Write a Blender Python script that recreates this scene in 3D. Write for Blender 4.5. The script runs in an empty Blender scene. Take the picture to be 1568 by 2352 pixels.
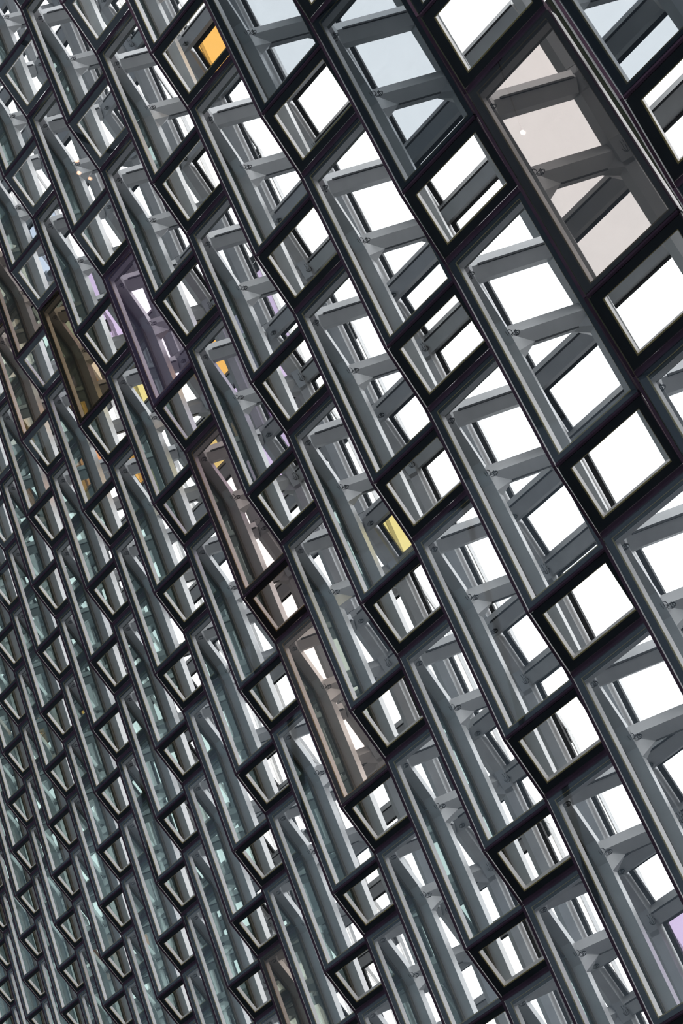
import bpy, bmesh, math, random
from mathutils import Vector, Matrix
from mathutils.geometry import convex_hull_2d

# ---------------------------------------------------------------- frame of reference
# Lattice space: x = down along the facade, y = along the facade (away), z = out of the building.
# One lattice unit is 2.2 m.  World: X = -y, Y = z, Z = height above the foyer floor.
S = 2.2
CAM = (2.76349651, -3.72042614, -2.64925009)
FLOOR = CAM[0] * S + 1.62
def W(p):                       # lattice point -> world
    return Vector((-p[1] * S, p[2] * S, -p[0] * S + FLOOR))
def D(p):                       # lattice vector -> world vector
    return Vector((-p[1] * S, p[2] * S, -p[0] * S))

scene = bpy.context.scene
C = scene.collection

# ---------------------------------------------------------------- camera
cd = bpy.data.cameras.new('camera')
cam = bpy.data.objects.new('camera', cd)
C.objects.link(cam)
scene.camera = cam
cd.sensor_fit = 'VERTICAL'
cd.sensor_height = 36.0
cd.lens = 4208.99 / 2352.0 * 36.0
cd.clip_start = 0.05
cd.clip_end = 2000
right = Vector((0.41792245, -0.22201527, 0.88093702))
down = Vector((0.82931602, 0.48912932, -0.27016189))
fwd = Vector((-0.37091206, 0.84348191, 0.38853895))
rx, ry, rz = D(right).normalized(), (-D(down)).normalized(), (-D(fwd)).normalized()
m = Matrix((rx, ry, rz)).transposed().to_4x4()
m.translation = W(CAM)
cam.matrix_world = m

# ---------------------------------------------------------------- sky (plain overcast) and exposure
world = bpy.data.worlds.new('overcast_sky')
scene.world = world
world.use_nodes = True
nt = world.node_tree
bg = nt.nodes['Background']
tc = nt.nodes.new('ShaderNodeTexCoord')
nz = nt.nodes.new('ShaderNodeTexNoise')
nz.inputs['Scale'].default_value = 2.2
nz.inputs['Detail'].default_value = 4
nt.links.new(tc.outputs['Generated'], nz.inputs['Vector'])
rp = nt.nodes.new('ShaderNodeValToRGB')
rp.color_ramp.elements[0].position = 0.3
rp.color_ramp.elements[0].color = (0.92, 0.945, 0.97, 1)
rp.color_ramp.elements[1].position = 0.7
rp.color_ramp.elements[1].color = (1.0, 0.985, 0.99, 1)
nt.links.new(nz.outputs['Fac'], rp.inputs['Fac'])
nt.links.new(rp.outputs['Color'], bg.inputs['Color'])
bg.inputs['Strength'].default_value = 2.25
scene.view_settings.view_transform = 'Standard'
scene.view_settings.look = 'None'
scene.view_settings.gamma = 1
scene.view_settings.use_curve_mapping = False
scene.view_settings.exposure = 0.0
cy = scene.cycles
cy.max_bounces = 8
cy.diffuse_bounces = 4
cy.glossy_bounces = 4
cy.transparent_max_bounces = 48
cy.caustics_reflective = False
cy.caustics_refractive = False

# ---------------------------------------------------------------- materials
def new_mat(name):
    mt = bpy.data.materials.new(name)
    mt.use_nodes = True
    t = mt.node_tree
    return mt, t, t.nodes['Principled BSDF'], t.nodes['Material Output']

def paint(name, col, rough, var=0.12, scale=6.0, spec=0.5, metallic=0.0, stretch=(1, 1, 1), bump=0.0):
    mt, t, p, out = new_mat(name)
    tc = t.nodes.new('ShaderNodeTexCoord')
    mp = t.nodes.new('ShaderNodeMapping')
    mp.inputs['Scale'].default_value = stretch
    t.links.new(tc.outputs['Object'], mp.inputs['Vector'])
    n = t.nodes.new('ShaderNodeTexNoise')
    n.inputs['Scale'].default_value = scale
    n.inputs['Detail'].default_value = 6
    n.inputs['Roughness'].default_value = 0.6
    t.links.new(mp.outputs['Vector'], n.inputs['Vector'])
    r = t.nodes.new('ShaderNodeValToRGB')
    r.color_ramp.elements[0].position = 0.3
    r.color_ramp.elements[1].position = 0.72
    r.color_ramp.elements[0].color = (*[c * (1 - var) for c in col], 1)
    r.color_ramp.elements[1].color = (*[min(1, c * (1 + var)) for c in col], 1)
    t.links.new(n.outputs['Fac'], r.inputs['Fac'])
    t.links.new(r.outputs['Color'], p.inputs['Base Color'])
    mr = t.nodes.new('ShaderNodeMapRange')
    mr.inputs['To Min'].default_value = max(0.02, rough - 0.08)
    mr.inputs['To Max'].default_value = rough + 0.1
    t.links.new(n.outputs['Fac'], mr.inputs['Value'])
    t.links.new(mr.outputs['Result'], p.inputs['Roughness'])
    p.inputs['Specular IOR Level'].default_value = spec
    p.inputs['Metallic'].default_value = metallic
    if bump:
        b = t.nodes.new('ShaderNodeBump')
        b.inputs['Strength'].default_value = bump
        b.inputs['Distance'].default_value = 0.01
        t.links.new(n.outputs['Fac'], b.inputs['Height'])
        t.links.new(b.outputs['Normal'], p.inputs['Normal'])
    return mt

def glass(name, tint, refl=(1, 1, 1), f0=0.04, amp=0.9):
    """thin architectural glazing: tinted straight-through transmission + angle dependent mirror"""
    mt, t, p, out = new_mat(name)
    t.nodes.remove(p)
    geo = t.nodes.new('ShaderNodeNewGeometry')
    dot = t.nodes.new('ShaderNodeVectorMath'); dot.operation = 'DOT_PRODUCT'
    t.links.new(geo.outputs['Normal'], dot.inputs[0])
    t.links.new(geo.outputs['Incoming'], dot.inputs[1])
    ab = t.nodes.new('ShaderNodeMath'); ab.operation = 'ABSOLUTE'
    t.links.new(dot.outputs['Value'], ab.inputs[0])
    inv = t.nodes.new('ShaderNodeMath'); inv.operation = 'SUBTRACT'; inv.inputs[0].default_value = 1
    t.links.new(ab.outputs[0], inv.inputs[1])
    pw = t.nodes.new('ShaderNodeMath'); pw.operation = 'POWER'; pw.inputs[1].default_value = 5
    t.links.new(inv.outputs[0], pw.inputs[0])
    ma = t.nodes.new('ShaderNodeMath'); ma.operation = 'MULTIPLY_ADD'
    ma.inputs[1].default_value = amp - f0; ma.inputs[2].default_value = f0
    t.links.new(pw.outputs[0], ma.inputs[0])
    tr = t.nodes.new('ShaderNodeBsdfTransparent')
    tr.inputs['Color'].default_value = (*[math.sqrt(c) for c in tint], 1)
    gl = t.nodes.new('ShaderNodeBsdfGlossy')
    gl.inputs['Color'].default_value = (*refl, 1)
    gl.inputs['Roughness'].default_value = 0.0
    mx = t.nodes.new('ShaderNodeMixShader')
    t.links.new(ma.outputs[0], mx.inputs['Fac'])
    t.links.new(tr.outputs[0], mx.inputs[1])
    t.links.new(gl.outputs[0], mx.inputs[2])
    t.links.new(mx.outputs[0], out.inputs['Surface'])
    return mt

M = {
    'frame': paint('anodised_dark_frame', (0.025, 0.031, 0.038), 0.42, 0.12, 9),
    'joint': paint('purple_grey_joint', (0.14, 0.078, 0.115), 0.8, 0.15, 9, spec=0.15),
    'seal': paint('ochre_glazing_seal', (0.70, 0.53, 0.22), 0.6, 0.2, 14),
    'gasket': paint('black_rubber_gasket', (0.012, 0.013, 0.015), 0.45, 0.15, 14),
    'brown': paint('brown_side_gasket', (0.07, 0.058, 0.035), 0.5, 0.25, 14),
    'steel': paint('grey_painted_steel', (0.70, 0.71, 0.715), 0.38, 0.10, 4, metallic=0.45, bump=0.12),
    'plate': paint('pale_reveal_plate', (0.90, 0.875, 0.865), 0.42, 0.05, 5, metallic=0.2, bump=0.05),
    'shaded_olive': paint('shaded_olive_transom', (0.11, 0.11, 0.088), 0.55, 0.1, 6),  # dark tone puts the shade of the downward-facing underside into the colour
    'wire': paint('black_cable', (0.014, 0.014, 0.016), 0.4, 0.1, 20),
    'lamp': paint('grey_lamp_housing', (0.10, 0.10, 0.105), 0.4, 0.1, 20),
    'floor': paint('dark_slate_floor', (0.030, 0.032, 0.035), 0.45, 0.25, 0.8),
    'ceiling': paint('pale_ceiling', (0.75, 0.80, 0.86), 0.6, 0.15, 0.5),  # pale, lightened to brighten what the long faces reflect
    'wall': paint('dark_concrete_wall', (0.26, 0.29, 0.33), 0.75, 0.2, 0.6),
    'ground': paint('wet_asphalt', (0.07, 0.072, 0.075), 0.7, 0.2, 0.3),
    'clear': glass('clear_pane', (0.955, 0.965, 0.965)),
    'outer': glass('outer_pane', (0.955, 0.965, 0.965)),
    'bluish': glass('blue_grey_pane', (0.87, 0.888, 0.90), (0.9, 0.95, 1), 0.045),
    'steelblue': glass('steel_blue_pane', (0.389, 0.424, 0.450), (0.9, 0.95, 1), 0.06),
    'dim_daylight': glass('dim_daylight_glass', (0.12, 0.15, 0.18)),  # tint sets how much sky light the added rear glazing passes
    'salmon': glass('salmon_pane', (0.86, 0.72, 0.64)),
    'brownish': glass('brown_pane', (0.55, 0.46, 0.40)),
    'side': glass('green_side_pane', (0.52, 0.65, 0.60), (0.85, 1.0, 0.96), 0.015, 0.45),
    'beige': glass('pale_outer_side_pane', (0.46, 0.44, 0.42)),
    'tan': glass('tan_pane', (0.453, 0.414, 0.394), (1, 0.95, 0.92), 0.11),
    'sepia': glass('sepia_pane', (0.40, 0.31, 0.21), (1, 0.9, 0.75), 0.06),
    'rose': glass('rose_pane', (0.74, 0.63, 0.59), (1, 0.9, 0.9), 0.05),
    'lilac': glass('lilac_pane', (0.76, 0.68, 0.76), (1.0, 0.72, 1.0), 0.13),
    'amber': glass('amber_pane', (0.548, 0.301, 0.075)),
    'yellow': glass('yellow_pane', (0.530, 0.442, 0.168)),
    'violet': glass('violet_pane', (0.389, 0.309, 0.442)),
    'indigo': glass('indigo_pane', (0.070, 0.062, 0.195)),
    'orange': glass('orange_pane', (0.548, 0.221, 0.080)),
    'ice': glass('ice_blue_pane', (0.353, 0.406, 0.486)),
    'mint': glass('mint_pane', (0.371, 0.486, 0.442)),
}

def fritted(name, col):
    mt, t, p, out = new_mat(name)
    n = t.nodes.new('ShaderNodeTexNoise'); n.inputs['Scale'].default_value = 4
    r = t.nodes.new('ShaderNodeValToRGB')
    r.color_ramp.elements[0].color = (*[c * 0.95 for c in col], 1); r.color_ramp.elements[1].color = (*col, 1)
    t.links.new(n.outputs['Fac'], r.inputs['Fac'])
    t.links.new(r.outputs['Color'], p.inputs['Base Color'])
    p.inputs['Roughness'].default_value = 0.4
    tl = t.nodes.new('ShaderNodeBsdfTranslucent')
    t.links.new(r.outputs['Color'], tl.inputs['Color'])
    mx = t.nodes.new('ShaderNodeMixShader'); mx.inputs['Fac'].default_value = 0.5
    t.links.new(p.outputs[0], mx.inputs[1]); t.links.new(tl.outputs[0], mx.inputs[2])
    t.links.new(mx.outputs[0], out.inputs['Surface'])
    return mt
M['frit'] = fritted('white_fritted_plate', (0.88, 0.86, 0.85))

# ---------------------------------------------------------------- helpers
def link_mesh(name, bm, mat, parent=None):
    bmesh.ops.recalc_face_normals(bm, faces=bm.faces)
    me = bpy.data.meshes.new(name)
    bm.to_mesh(me); bm.free()
    me.materials.append(mat)
    o = bpy.data.objects.new(name, me)
    C.objects.link(o)
    if parent: o.parent = parent
    return o

def V(*p): return Vector(p)
def loft(bm, rings, cap=True):
    vs = [[bm.verts.new(D(p)) for p in r] for r in rings]
    n = len(rings[0])
    for r0, r1 in zip(vs, vs[1:]):
        for i in range(n):
            bm.faces.new((r0[i], r0[(i + 1) % n], r1[(i + 1) % n], r1[i]))
    if cap:
        bm.faces.new(list(reversed(vs[0]))); bm.faces.new(vs[-1])
def hull(bm, pts):
    vs = [bm.verts.new(D(p)) for p in pts]
    r = bmesh.ops.convex_hull(bm, input=vs)
    junk = [g for g in r['geom_interior'] + r['geom_unused'] if isinstance(g, bmesh.types.BMVert)]
    if junk: bmesh.ops.delete(bm, geom=list(set(junk)), context='VERTS')
def slab(bm, quad, nrm, t0, t1):        # quad extruded between two offsets along nrm
    loft(bm, [[q + nrm * t0 for q in quad], [q + nrm * t1 for q in quad]])
def ring(bm, quad, inner, nrm, t0, t1): # rectangular frame between two quads
    rs = [[q + nrm * t0 for q in quad], [q + nrm * t0 for q in inner], [q + nrm * t1 for q in inner], [q + nrm * t1 for q in quad]]
    vs = [[bm.verts.new(D(p)) for p in r] for r in rs]
    for k in range(4):
        r0, r1 = vs[k], vs[(k + 1) % 4]
        for i in range(4):
            bm.faces.new((r0[i], r0[(i + 1) % 4], r1[(i + 1) % 4], r1[i]))
def inset(q, wl, wt, wr, wb):
    """q = [top-left, top-right, bottom-right, bottom-left]; widths measured perpendicular to each side"""
    tl, tr, br, bl = q
    e1 = (tr - tl); e2 = (bl - tl)
    s = e1.cross(e2).length
    k1 = e2.length / s; k2 = e1.length / s      # distance -> parameter along e1 / e2
    return [tl + e1 * wl * k1 + e2 * wt * k2, tr - e1 * wr * k1 + e2 * wt * k2,
            br - e1 * wr * k1 - e2 * wb * k2, bl + e1 * wl * k1 - e2 * wb * k2]

# ---------------------------------------------------------------- the module's geometry (lattice units)
U = V(1, 0, 0)
VV = V(0.2, 0.53936, 0)
a = V(0.8047, -0.1266, -0.0949)
b = U - a
c = V(-0.0124, -0.2884, 0.1684)
e = V(0, -0.0325, 0.315)
n1 = V(0, -0.6, 0.8); n2 = V(0, 0.8, 0.6)
L0 = V(0, 0, 0); L1 = a.copy(); R0 = c.copy(); R1 = a + c
S0 = V(0, 0.1, 0.095); S1 = S0 + b
P0 = S0 + e; P1 = P0 + b
G0 = P0 + V(0, -0.025, 0.034); G1 = G0 + b
O0 = G0 + c; O1 = G1 + c
nA = a.cross(c).normalized(); nA = nA if nA.z > 0 else -nA      # pointing into the brick / outward
nB = b.cross(c).normalized(); nB = nB if nB.z > 0 else -nB
wc = V(0, 0.504, 0.863)

SEC_WALL = [(-0.045, -0.016), (-0.045, 0.029), (0.024, 0.029), (0.024, -0.016)]             # (n2, n1) front wall steel
SEC_BACK = [(-0.035, -0.010), (-0.035, 0.026), (0.030, 0.048), (0.050, 0.030), (0.042, -0.03), (0.0, -0.035)]
SEC_E = [(-0.035, -0.028), (-0.002, -0.035), (0.036, -0.007), (0.030, 0.030), (0.0, 0.037), (-0.037, 0.009)]  # (x, y)
SEC_C = [(-0.014, -0.042), (-0.036, -0.010), (-0.014, 0.034), (0.010, 0.034), (0.010, -0.042)]               # (wc, x)
def sec(p, s, d1, d2): return [p + d1 * q[0] + d2 * q[1] for q in s]
def wall_sec(p): return sec(p, SEC_WALL, n2, n1)
def back_sec(p): return sec(p, SEC_BACK, n2, n1)
def e_sec(p): return sec(p, SEC_E, V(1, 0, 0), V(0, 1, 0))
def c_sec(p): return sec(p, SEC_C, wc, V(1, 0, 0))
ah, bh, ch, eh = a.normalized(), b.normalized(), c.normalized(), e.normalized()

def beam(bm, fn, p, q): loft(bm, [fn(p), fn(q)])

def coil_mesh(kind):
    """a bundle of spare cable looped on itself"""
    bm = bmesh.new()
    rnd = random.Random(5 + kind)
    def tube(pts, r):
        n = len(pts); rings = []
        for i, p in enumerate(pts):
            t = (pts[(i + 1) % n] - pts[i - 1]).normalized()
            s = t.cross(V(0.31, 0.8, 0.5)).normalized(); w = t.cross(s)
            rings.append([bm.verts.new(D(p + (s * math.cos(k * 2.094) + w * math.sin(k * 2.094)) * r)) for k in range(3)])
        for i in range(n):
            r0, r1 = rings[i], rings[(i + 1) % n]
            for k in range(3):
                bm.faces.new((r0[k], r0[(k + 1) % 3], r1[(k + 1) % 3], r1[k]))
    face = V(-0.2, -0.8, -0.55).normalized()
    s = face.cross(V(1, 0, 0)).normalized(); w = face.cross(s)
    for k in range(4):
        tilt = [0, 0.35, 1.25, -1.3][k]
        f = (face * math.cos(tilt) + s * math.sin(tilt)).normalized()
        p1 = f.cross(w).normalized(); p2 = f.cross(p1)
        r = 0.0125 * rnd.uniform(0.85, 1.05) * (1 if kind == 0 else 0.9)
        cen = V(rnd.uniform(-1, 1), rnd.uniform(-1, 1), rnd.uniform(-1, 1)) * 0.0015
        tube([cen + p1 * (r * math.cos(i * math.tau / 12) * (1 if kind == 0 else 1.2)) + p2 * (r * math.sin(i * math.tau / 12) * (1 if kind == 0 else 0.75)) for i in range(12)], 0.0011)
    return bm

def lamp_mesh():
    bm = bmesh.new()
    ax = V(-0.2, -0.8, -0.55).normalized()
    s = ax.cross(V(1, 0, 0)).normalized(); w = ax.cross(s)
    prof = [(0.0, 0.006), (0.004, 0.007), (0.007, 0.0055), (0.008, 0.003)]
    loft(bm, [[ax * z + (s * math.cos(k * math.tau / 10) + w * math.sin(k * math.tau / 10)) * r for k in range(10)] for z, r in prof])
    return bm

def make_module():
    root = bpy.data.objects.new('facade_module', None)
    C.objects.link(root)
    root.empty_display_size = 0.3
    def part(name, mat, fn, parent=root):
        bm = bmesh.new(); fn(bm)
        return link_mesh(name, bm, M[mat], parent)
    g = 0.0082
    # --- room side: long and short glazed faces
    for nm, tl, side, nn, wid in (('long', L0, a, nA, (0.025, 0.023, 0.02, 0.025)), ('short', L1, b, nB, (0.033, 0.034, 0.026, 0.033))):
        quad = [tl, tl + c, tl + c + side, tl + side]
        out = inset(quad, 0.003, g, 0.002, g)
        out2 = inset(quad, 0.003, 0.0098, 0.002, 0.0098)
        inn = inset(quad, *wid)
        part(nm + '_pane', 'bluish' if nm == 'long' else 'clear', lambda bm: slab(bm, out, nn, 0.0, 0.0045))
        fr = part(nm + '_frame', 'frame', lambda bm: ring(bm, out2, inn, nn, 0.0055, 0.0085))
        jo = inset(quad, 0.010, 0.036 if nm == 'long' else 0.016, 0.0125, 0.016)
        part('jamb', 'plate', lambda bm: ring(bm, jo, inset(quad, wid[0] + 0.003, 0.037 if nm == 'long' else wid[1] + 0.003, wid[2] + 0.003, wid[3] + 0.003), nn, 0.0085, 0.034))
        def seal(bm, inn=inn, nn=nn):
            thin = inset(inn, 0.0042, 0.002, 0.001, 0.0042)
            ring(bm, inn, thin, nn, 0.0056, 0.0086)
        part('seal', 'seal', seal, fr)
    # --- purple joint strips on the folds and along the free edge
    for p, du, nu, dd, nd in ((L1, ah, nA, bh, nB), (L0 + U, bh, nB, ah, nA)):
        prof = [-du * 0.0078 + nu * 0.0030, (nu + nd) * 0.0010, dd * 0.0078 + nd * 0.0030, dd * 0.0092 + nd * 0.012, dd * 0.0092 + nd * 0.032, -du * 0.0092 + nu * 0.032, -du * 0.0092 + nu * 0.012]
        part('joint_strip', 'joint', lambda bm: loft(bm, [[q + w for w in prof] for q in (p + ch * 0.002, p + c - ch * 0.004)]))
    for p, d in ((L0, a), (L1, b)):
        part('edge_trim', 'joint', lambda bm: loft(bm, [[q + n1 * -0.007, q + n1 * 0.001, q + n2 * 0.009 + n1 * 0.001, q + n2 * 0.009 + n1 * -0.007] for q in (p + d * 0.002, p + d * 0.998)]))
    for p, d, nn in ((R0, a, nA), (R1, b, nB)):
        part('edge_trim', 'joint', lambda bm: loft(bm, [[q - ch * 0.0005 + nn * 0.0005, q - ch * 0.003 + nn * 0.0005, q - ch * 0.006 + nn * 0.014, q - ch * 0.001 + nn * 0.014] for q in (p + d.normalized() * 0.0105, p + d - d.normalized() * 0.0105)]))
        part('side_strip', 'plate', lambda bm: loft(bm, [[q - ch * 0.001 + nn * 0.0145, q - ch * 0.009 + nn * 0.0145, q - ch * 0.012 + nn * 0.046, q - ch * 0.003 + nn * 0.046] for q in (p + d.normalized() * 0.0105, p + d - d.normalized() * 0.0105)]))
    # --- side wall: plates, glass, gaskets
    for p, d in ((L0, a), (L1, b)):
        part('side_plate', 'frit', lambda bm: slab(bm, [p + d * 0.002 + n2 * 0.010, p + d * 0.998 + n2 * 0.010, p + d * 0.998 + n2 * 0.108, p + d * 0.002 + n2 * 0.108], n1, -0.0068, -0.0042))
    sp = part('side_pane', 'side', lambda bm: slab(bm, [L0 + n2 * 0.104, L1 + n2 * 0.104, L0 + U + n2 * 0.098, b + n2 * 0.098], n1, -0.0035, -0.0008))
    for p, d in ((L0, b), (b, a)):
        part('side_gasket', 'brown', lambda bm: slab(bm, [p + d * 0.004 + n2 * 0.064, p + d * 0.996 + n2 * 0.064, p + d * 0.996 + n2 * 0.0915, p + d * 0.004 + n2 * 0.0915], n1, -0.008, 0.004), sp)
    # --- steel
    rA, rE = 0.08, 0.085
    part('beam', 'steel', lambda bm: beam(bm, wall_sec, S0 + bh * 0.045, S1 - bh * 0.045))
    part('beam', 'steel', lambda bm: beam(bm, wall_sec, S1 + ah * 0.045, S0 + U - ah * 0.047))
    part('beam', 'steel', lambda bm: beam(bm, e_sec, S0 + eh * 0.02, P0 - eh * 0.02))
    part('beam', 'steel', lambda bm: beam(bm, e_sec, S1 + eh * 0.01, P1 - eh * 0.01))
    part('beam', 'steel', lambda bm: beam(bm, back_sec, P0 + bh * 0.045, P1 - bh * 0.042))
    part('beam', 'steel', lambda bm: beam(bm, back_sec, P1 + ah * 0.045, P0 + U - ah * 0.047))
    part('beam', 'steel', lambda bm: beam(bm, c_sec, P0 + ch * 0.02, P0 + ch * 0.330))
    part('beam', 'steel', lambda bm: beam(bm, c_sec, P1 + ch * 0.02, P1 + ch * 0.330))
    # transom behind the fold between the short face above and the long face below
    part('transom', 'shaded_olive', lambda bm: loft(bm, [[q + ah * 0.0108 + nA * 0.0095, q + ah * 0.0335 + nA * 0.0095, q + ah * 0.0345 + nA * 0.034, q + ah * 0.022 + nA * 0.060, q + ah * 0.0108 + nA * 0.046] for q in (L0 + c * 0.05, L0 + c * 0.93)]))
    # faceted joints where the members meet: an elbow and a gusset below it
    def joint(elbow, gus=None):
        def fn(bm):
            hull(bm, elbow)
            if gus: hull(bm, gus)
        part('beam_joint', 'steel', fn)
    def pick_(pts, ids): return [pts[k] for k in ids]
    joint(wall_sec(S0 + bh * 0.045) + wall_sec(S0 - ah * 0.045) + pick_(e_sec(S0 + eh * 0.02), (0, 1, 2, 3, 4, 5)))
    joint(wall_sec(S1 - bh * 0.045) + wall_sec(S1 + ah * 0.045),
          pick_(e_sec(S1 + eh * 0.01), (2, 3)) + pick_(e_sec(S1 + eh * rE), (2, 3)) + pick_(wall_sec(S1 + ah * 0.01), (1, 2)) + pick_(wall_sec(S1 + ah * rA), (1, 2)))
    joint(back_sec(P0 + bh * 0.045) + back_sec(P0 - ah * 0.045) + c_sec(P0 + ch * 0.02))
    joint(back_sec(P1 - bh * 0.042) + back_sec(P1 + ah * 0.045) + c_sec(P1 + ch * 0.02),
          pick_(e_sec(P1 - eh * 0.01), (2, 3)) + pick_(e_sec(P1 - eh * 0.07), (2, 3)) + pick_(back_sec(P1 + ah * 0.01), (0, 1, 4, 5)) + pick_(back_sec(P1 + ah * 0.064), (0, 1, 4, 5)))
    # dark joint lines between the members of neighbouring bricks
    def line(bm, p, q, k, t=0.004):
        off = V(SEC_E[k][0], SEC_E[k][1], 0) * 1.02
        loft(bm, [[x + off + V(-t, -t, 0), x + off + V(t, -t, 0), x + off + V(t, t, 0), x + off + V(-t, t, 0)] for x in (p, q)])
    part('joint_line', 'gasket', lambda bm: line(bm, S0 + eh * 0.041, P0 - eh * 0.03, 1, 0.0032))
    part('joint_line', 'gasket', lambda bm: line(bm, S1 + eh * 0.086, P1 - eh * 0.071, 2, 0.0022))
    for p in (P0, P1):
        part('joint_line', 'gasket', lambda bm: loft(bm, [[x + wc * -0.0385 + V(-0.013, 0, 0), x + wc * -0.0385 + V(-0.007, 0, 0), x + wc * -0.030 + V(-0.007, 0, 0), x + wc * -0.030 + V(-0.013, 0, 0)] for x in (p + ch * 0.05, p + ch * 0.33)]))
    # --- weather side
    for nm, tl, side, nn in (('outer_short', G0, b, nB), ('outer_long', G1, a, nA)):
        quad = [tl, tl + c, tl + c + side, tl + side]
        out = inset(quad, 0.002, 0.010, 0.002, 0.010)
        op = part(nm + '_pane', 'outer', lambda bm: slab(bm, inset(quad, 0.006, 0.013, 0.006, 0.013), nn, 0.004, 0.008))
        part('gasket', 'gasket', lambda bm: ring(bm, out, inset(quad, 0.021, 0.038, 0.012, 0.038), nn, -0.003, 0.009), op)
    for p, du, nu, dd, nd in ((G1, bh, nB, ah, nA), (G0 + U, ah, nA, bh, nB)):
        prof = [-du * 0.0095 + nu * 0.0, dd * 0.0095 + nd * 0.0, dd * 0.0095 + nd * 0.009, (nu + nd) * 0.006, -du * 0.0095 + nu * 0.009]
        part('joint_strip', 'gasket', lambda bm: loft(bm, [[q + w for w in prof] for q in (p + ch * 0.003, p + c - ch * 0.006)]))
    part('outer_side_pane', 'beige', lambda bm: slab(bm, [O0 + b * 0.003 - n2 * 0.08, O0 + b * 0.003, O1 - b * 0.003, O1 - b * 0.003 - n2 * 0.08], n1, 0.001, 0.005))
    part('outer_side_pane', 'beige', lambda bm: slab(bm, [O1 + a * 0.001 - n2 * 0.08, O1 + a * 0.001, O0 + U - a * 0.001, O0 + U - a * 0.001 - n2 * 0.08], n1, 0.001, 0.005))
    # --- cable bundles at the joints
    for k, (pos, kind) in enumerate(((S1 + n2 * -0.054 + n1 * 0.025 + V(0.004, 0, 0), 0), (S1 + n2 * -0.050 + n1 * 0.046 + V(0.016, 0, 0), 1), (S0 + n2 * -0.054 + n1 * 0.025 + V(0.036, 0, 0), 1),
                      (P0 + n2 * -0.046 + n1 * 0.031 + V(0.024, 0, 0), 1), (P1 + n2 * -0.046 + n1 * 0.021 + V(-0.010, 0, 0), 0), (P1 + n2 * -0.046 + n1 * 0.021 + V(0.012, 0, 0), 0))):
        bm = coil_mesh(kind)
        bmesh.ops.translate(bm, verts=bm.verts, vec=D(pos))
        link_mesh('cable_coil', bm, M['wire'], root)
    bm = lamp_mesh(); bmesh.ops.translate(bm, verts=bm.verts, vec=D(S0 + V(0.030, -0.020, 0.010)))
    link_mesh('lamp', bm, M['lamp'], root)
    return root

# ---------------------------------------------------------------- which modules stand in view
F = 4208.99
def pix(p):
    q = Vector(p) - Vector(CAM)
    x, y, z = q.dot(right), q.dot(down), q.dot(fwd)
    return (x / z * F + 784, y / z * F + 1176) if z > 0.3 else None
UNSEEN = {(-8, 28), (-8, 29), (-8, 30)}
BACKUP = {(-9, k) for k in range(32, 35)} | {(-8, k) for k in range(22, 25)} | {(-7, k) for k in range(9, 18)} | {(-6, 7), (1, 6)}   # only their steel shows, through others
cells = []
for mm in range(-12, 6):
    for n in range(-8, 60):
        X = U * mm + VV * n
        ps = [pix(X + q) for q in (L0, L1, R0, R1, U, U + R0)]
        deep = [pix(X + q) for q in (P0, P1, P0 + U, O0, O1)]
        if None in ps or None in deep: continue
        def inside(pp, k): return max(p[0] for p in pp) > -k and min(p[0] for p in pp) < 1568 + k and max(p[1] for p in pp) > -k and min(p[1] for p in pp) < 2352 + k
        front = inside(ps, 0)
        if (front and (mm, n) not in UNSEEN) or (mm, n) in BACKUP:
            cells.append((mm, n, front))

# ---------------------------------------------------------------- the room and the ground outside
def struct(name, bm, mat):
    o = link_mesh(name, bm, M[mat]); o['kind'] = 'structure'; return o
def boxw(lo, hi):
    bm = bmesh.new()
    bmesh.ops.create_cube(bm, size=1, matrix=Matrix.Translation([(l + h) / 2 for l, h in zip(lo, hi)]) @ Matrix.Diagonal([h - l for l, h in zip(lo, hi)] + [1]))
    return bm
X0, X1, Y0, Y1, H = -46, 17, -20, 0.9, 22
struct('floor', boxw((X0, Y0 - 0.3, -0.3), (X1, Y1, 0)), 'floor')
struct('ceiling', boxw((X0, Y0 - 0.3, H), (X1, Y1, H + 0.3)), 'ceiling')
wp = struct('added_rear_window', boxw((X0, Y0 - 0.2, -0.3), (X1, Y0 - 0.16, H)), 'dim_daylight')  # unseen rear glazing, added to give the long panes a dim bluish reflection
for k in range(9):
    link_mesh('mullion', boxw((X0 + k * 8 - 0.06, Y0 - 0.3, -0.3), (X0 + k * 8 + 0.06, Y0 - 0.05, H)), M['frame'], wp)
struct('wall_left', boxw((X0 - 0.3, Y0, -0.3), (X0, Y1, H + 0.3)), 'wall')
struct('wall_right', boxw((X1, Y0, -0.3), (X1 + 0.3, Y1, H + 0.3)), 'wall')
struct('ground', boxw((-400, Y1 + 0.02, -0.6), (400, 700, -0.25)), 'ground')

# ---------------------------------------------------------------- the modules
proto = make_module()
kids = [(o, o.parent) for o in proto.children_recursive]
ORD = 'first second third fourth fifth sixth seventh eighth ninth tenth eleventh twelfth thirteenth fourteenth fifteenth sixteenth seventeenth eighteenth nineteenth twentieth'.split()
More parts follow.
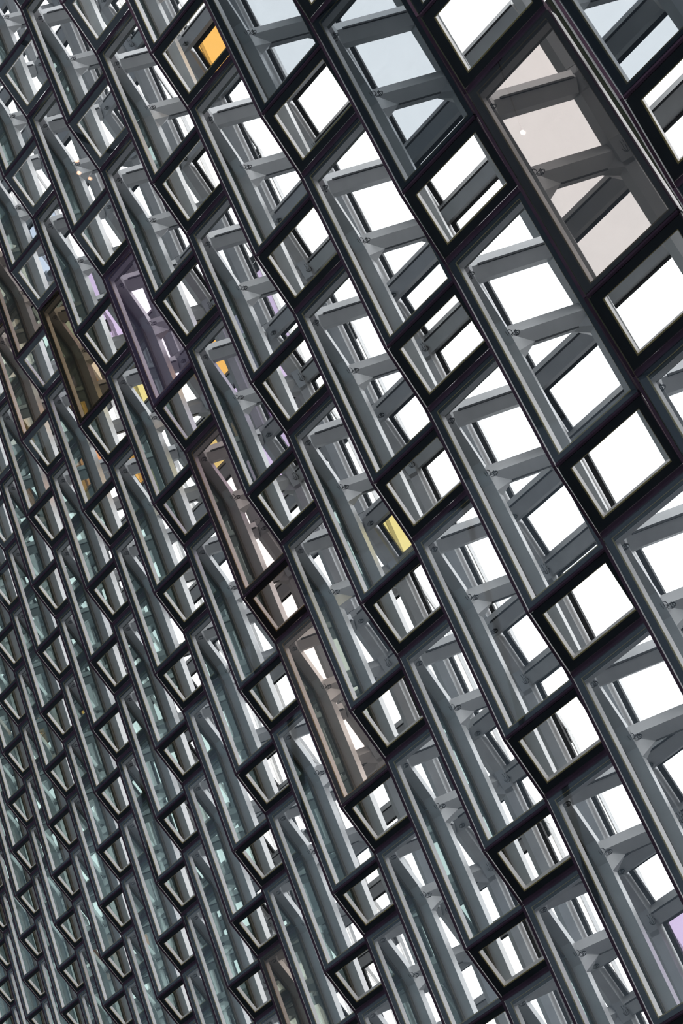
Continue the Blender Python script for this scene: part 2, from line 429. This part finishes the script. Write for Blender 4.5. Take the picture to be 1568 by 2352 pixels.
# (m, n) -> tinted panes, and how the module's label tells them
TINT = {
    (0, 0): ({'long_pane': 'tan'}, 'with tan long pane'),
    (-3, 4): ({'outer_short_pane': 'amber'}, 'with amber outer pane'),
    (-3, 7): ({'outer_short_pane': 'amber', 'outer_long_pane': 'violet'}, 'with amber and lilac panes'),
    (-3, 8): ({'outer_short_pane': 'yellow'}, 'with yellow outer pane'),
    (-1, 5): ({'outer_short_pane': 'yellow'}, 'with pale yellow outer pane'),
    (-5, 9): ({'outer_long_pane': 'violet', 'long_pane': 'brownish'}, 'with violet outer pane'),
    (-3, 6): ({'outer_long_pane': 'violet', 'long_pane': 'lilac'}, 'with lilac long pane'),
    (-6, 10): ({'outer_long_pane': 'ice'}, 'with ice blue outer pane'),
    (-6, 11): ({'outer_long_pane': 'mint'}, 'with mint outer pane'),
    (-4, 9): ({'outer_short_pane': 'yellow'}, 'with yellow outer pane'),
    (-5, 11): ({'outer_short_pane': 'amber'}, 'with amber outer pane'),
    (-4, 10): ({'outer_short_pane': 'amber'}, 'with amber outer pane'),
    (-5, 12): ({'outer_short_pane': 'orange'}, 'with orange outer pane'),
    (-4, 18): ({'outer_short_pane': 'orange'}, 'with orange outer pane'),
    (-7, 19): ({'outer_long_pane': 'orange'}, 'with orange outer pane'),
    (-5, 16): ({'outer_short_pane': 'amber'}, 'with amber outer pane'),
    (-8, 26): ({'outer_long_pane': 'orange'}, 'with orange outer pane'),
    (-7, 14): ({'outer_long_pane': 'rose'}, 'with rose outer pane'),
    (-4, 8): ({'long_pane': 'sepia'}, 'with sepia long pane'),
    (-2, 6): ({'long_pane': 'rose', 'short_pane': 'rose'}, 'with rosy panes'),
    (-1, 6): ({'long_pane': 'salmon'}, 'with salmon long pane'),
    (-1, 10): ({'long_pane': 'brownish'}, 'with brown long pane'),
    (-5, 10): ({'long_pane': 'salmon'}, 'with salmon long pane'),
    (1, 4): ({'outer_long_pane': 'violet'}, 'with lilac outer pane'),
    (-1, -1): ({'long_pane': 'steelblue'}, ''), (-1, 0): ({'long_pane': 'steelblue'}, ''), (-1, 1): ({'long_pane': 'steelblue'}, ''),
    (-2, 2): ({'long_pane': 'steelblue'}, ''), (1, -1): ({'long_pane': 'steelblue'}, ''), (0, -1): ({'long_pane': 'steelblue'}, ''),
}
stacks = sorted({mm for mm, n, f in cells if f}, reverse=True)
made = 0
for mm, n, front in cells:
    if made == 0:
        root, mine = proto, {o.name: o for o in proto.children_recursive}
        parts = list(proto.children_recursive)
    else:
        root = proto.copy(); C.objects.link(root)
        mp = {proto: root}; parts = []
        for o, par in kids:
            k = o.copy(); C.objects.link(k); k.parent = mp[par]; mp[o] = k; parts.append(k)
    root.location = W(U * mm + VV * n)
    for o in parts:
        base = o.name.split('.')[0]
        tint = TINT.get((mm, n), ({}, ''))[0].get(base)
        if tint:
            o.material_slots[0].link = 'OBJECT'
            o.material_slots[0].material = M[tint]
    if front:
        st = stacks.index(mm)
        k = [q for q in cells if q[0] == mm and q[2]].index((mm, n, front))
        where = '%s down the %s stack from the right' % (ORD[k], ORD[st]) if st else '%s down the stack at the right edge' % ORD[k]
    else:
        nth = [q for q in cells if q[0] == mm and not q[2]].index((mm, n, front))
        where = {-9: 'outside the left edge, ', -8: 'glimpsed past the left edge, ', -7: 'half hidden at left edge, ', -6: 'half hidden at top left, ', 1: 'cut by bottom right corner, '}[mm] + ORD[nth] + ' of its stack'
    look = TINT.get((mm, n), ({}, ''))[1]
    root['label'] = ('glass facade module %s, ' % look if look else 'clear glass facade module, ') + where
    root['category'] = 'window module'
    root['group'] = 'glass modules of the facade'
    made += 1

# ---------------------------------------------------------------- small foyer lamps, seen only as glints in the glass
def glow(name, col, k):
    mt, t, p, out = new_mat(name)
    p.inputs['Base Color'].default_value = (*col, 1)
    p.inputs['Emission Color'].default_value = (*col, 1)
    p.inputs['Emission Strength'].default_value = k
    return mt
M['warm_glow'] = glow('warm_bulb_glow', (1.0, 0.52, 0.30), 14)
M['white_glow'] = glow('white_bulb_glow', (1.0, 0.96, 0.90), 14)
for p, kind, r, label in ((V(-5.35, 3.95, -2.36), 'warm_glow', 0.03, 'small warm bulb of a foyer lamp, upper glint on glass beside another bulb'),
                          (V(-5.27, 3.96, -2.40), 'warm_glow', 0.03, 'small warm foyer bulb, right one of the paired orange glints'),
                          (V(-5.22, 3.90, -2.44), 'warm_glow', 0.026, 'small warm foyer bulb, single orange glint below the pair'),
                          (V(-2.70, -0.05, -2.69), 'white_glow', 0.024, 'small white foyer bulb, pale glint on the tan pane')):
    w = W(p)
    root = bpy.data.objects.new('pendant_lamp', None); C.objects.link(root); root.location = w
    root['label'] = label; root['category'] = 'lamp'; root['group'] = 'foyer pendant lamps'
    bm = bmesh.new(); bmesh.ops.create_icosphere(bm, subdivisions=2, radius=r)
    link_mesh('bulb', bm, M[kind], root)
    bm = bmesh.new(); bmesh.ops.create_cone(bm, cap_ends=True, segments=10, radius1=r * 0.8, radius2=r * 0.4, depth=0.07, matrix=Matrix.Translation((0, 0, r + 0.025)))
    link_mesh('socket', bm, M['lamp'], root)
    bm = bmesh.new(); bmesh.ops.create_cone(bm, cap_ends=True, segments=6, radius1=0.006, radius2=0.006, depth=H - w.z - r - 0.05, matrix=Matrix.Translation((0, 0, (H - w.z + r + 0.05) / 2)))
    link_mesh('cable', bm, M['wire'], root)
print('modules', made)
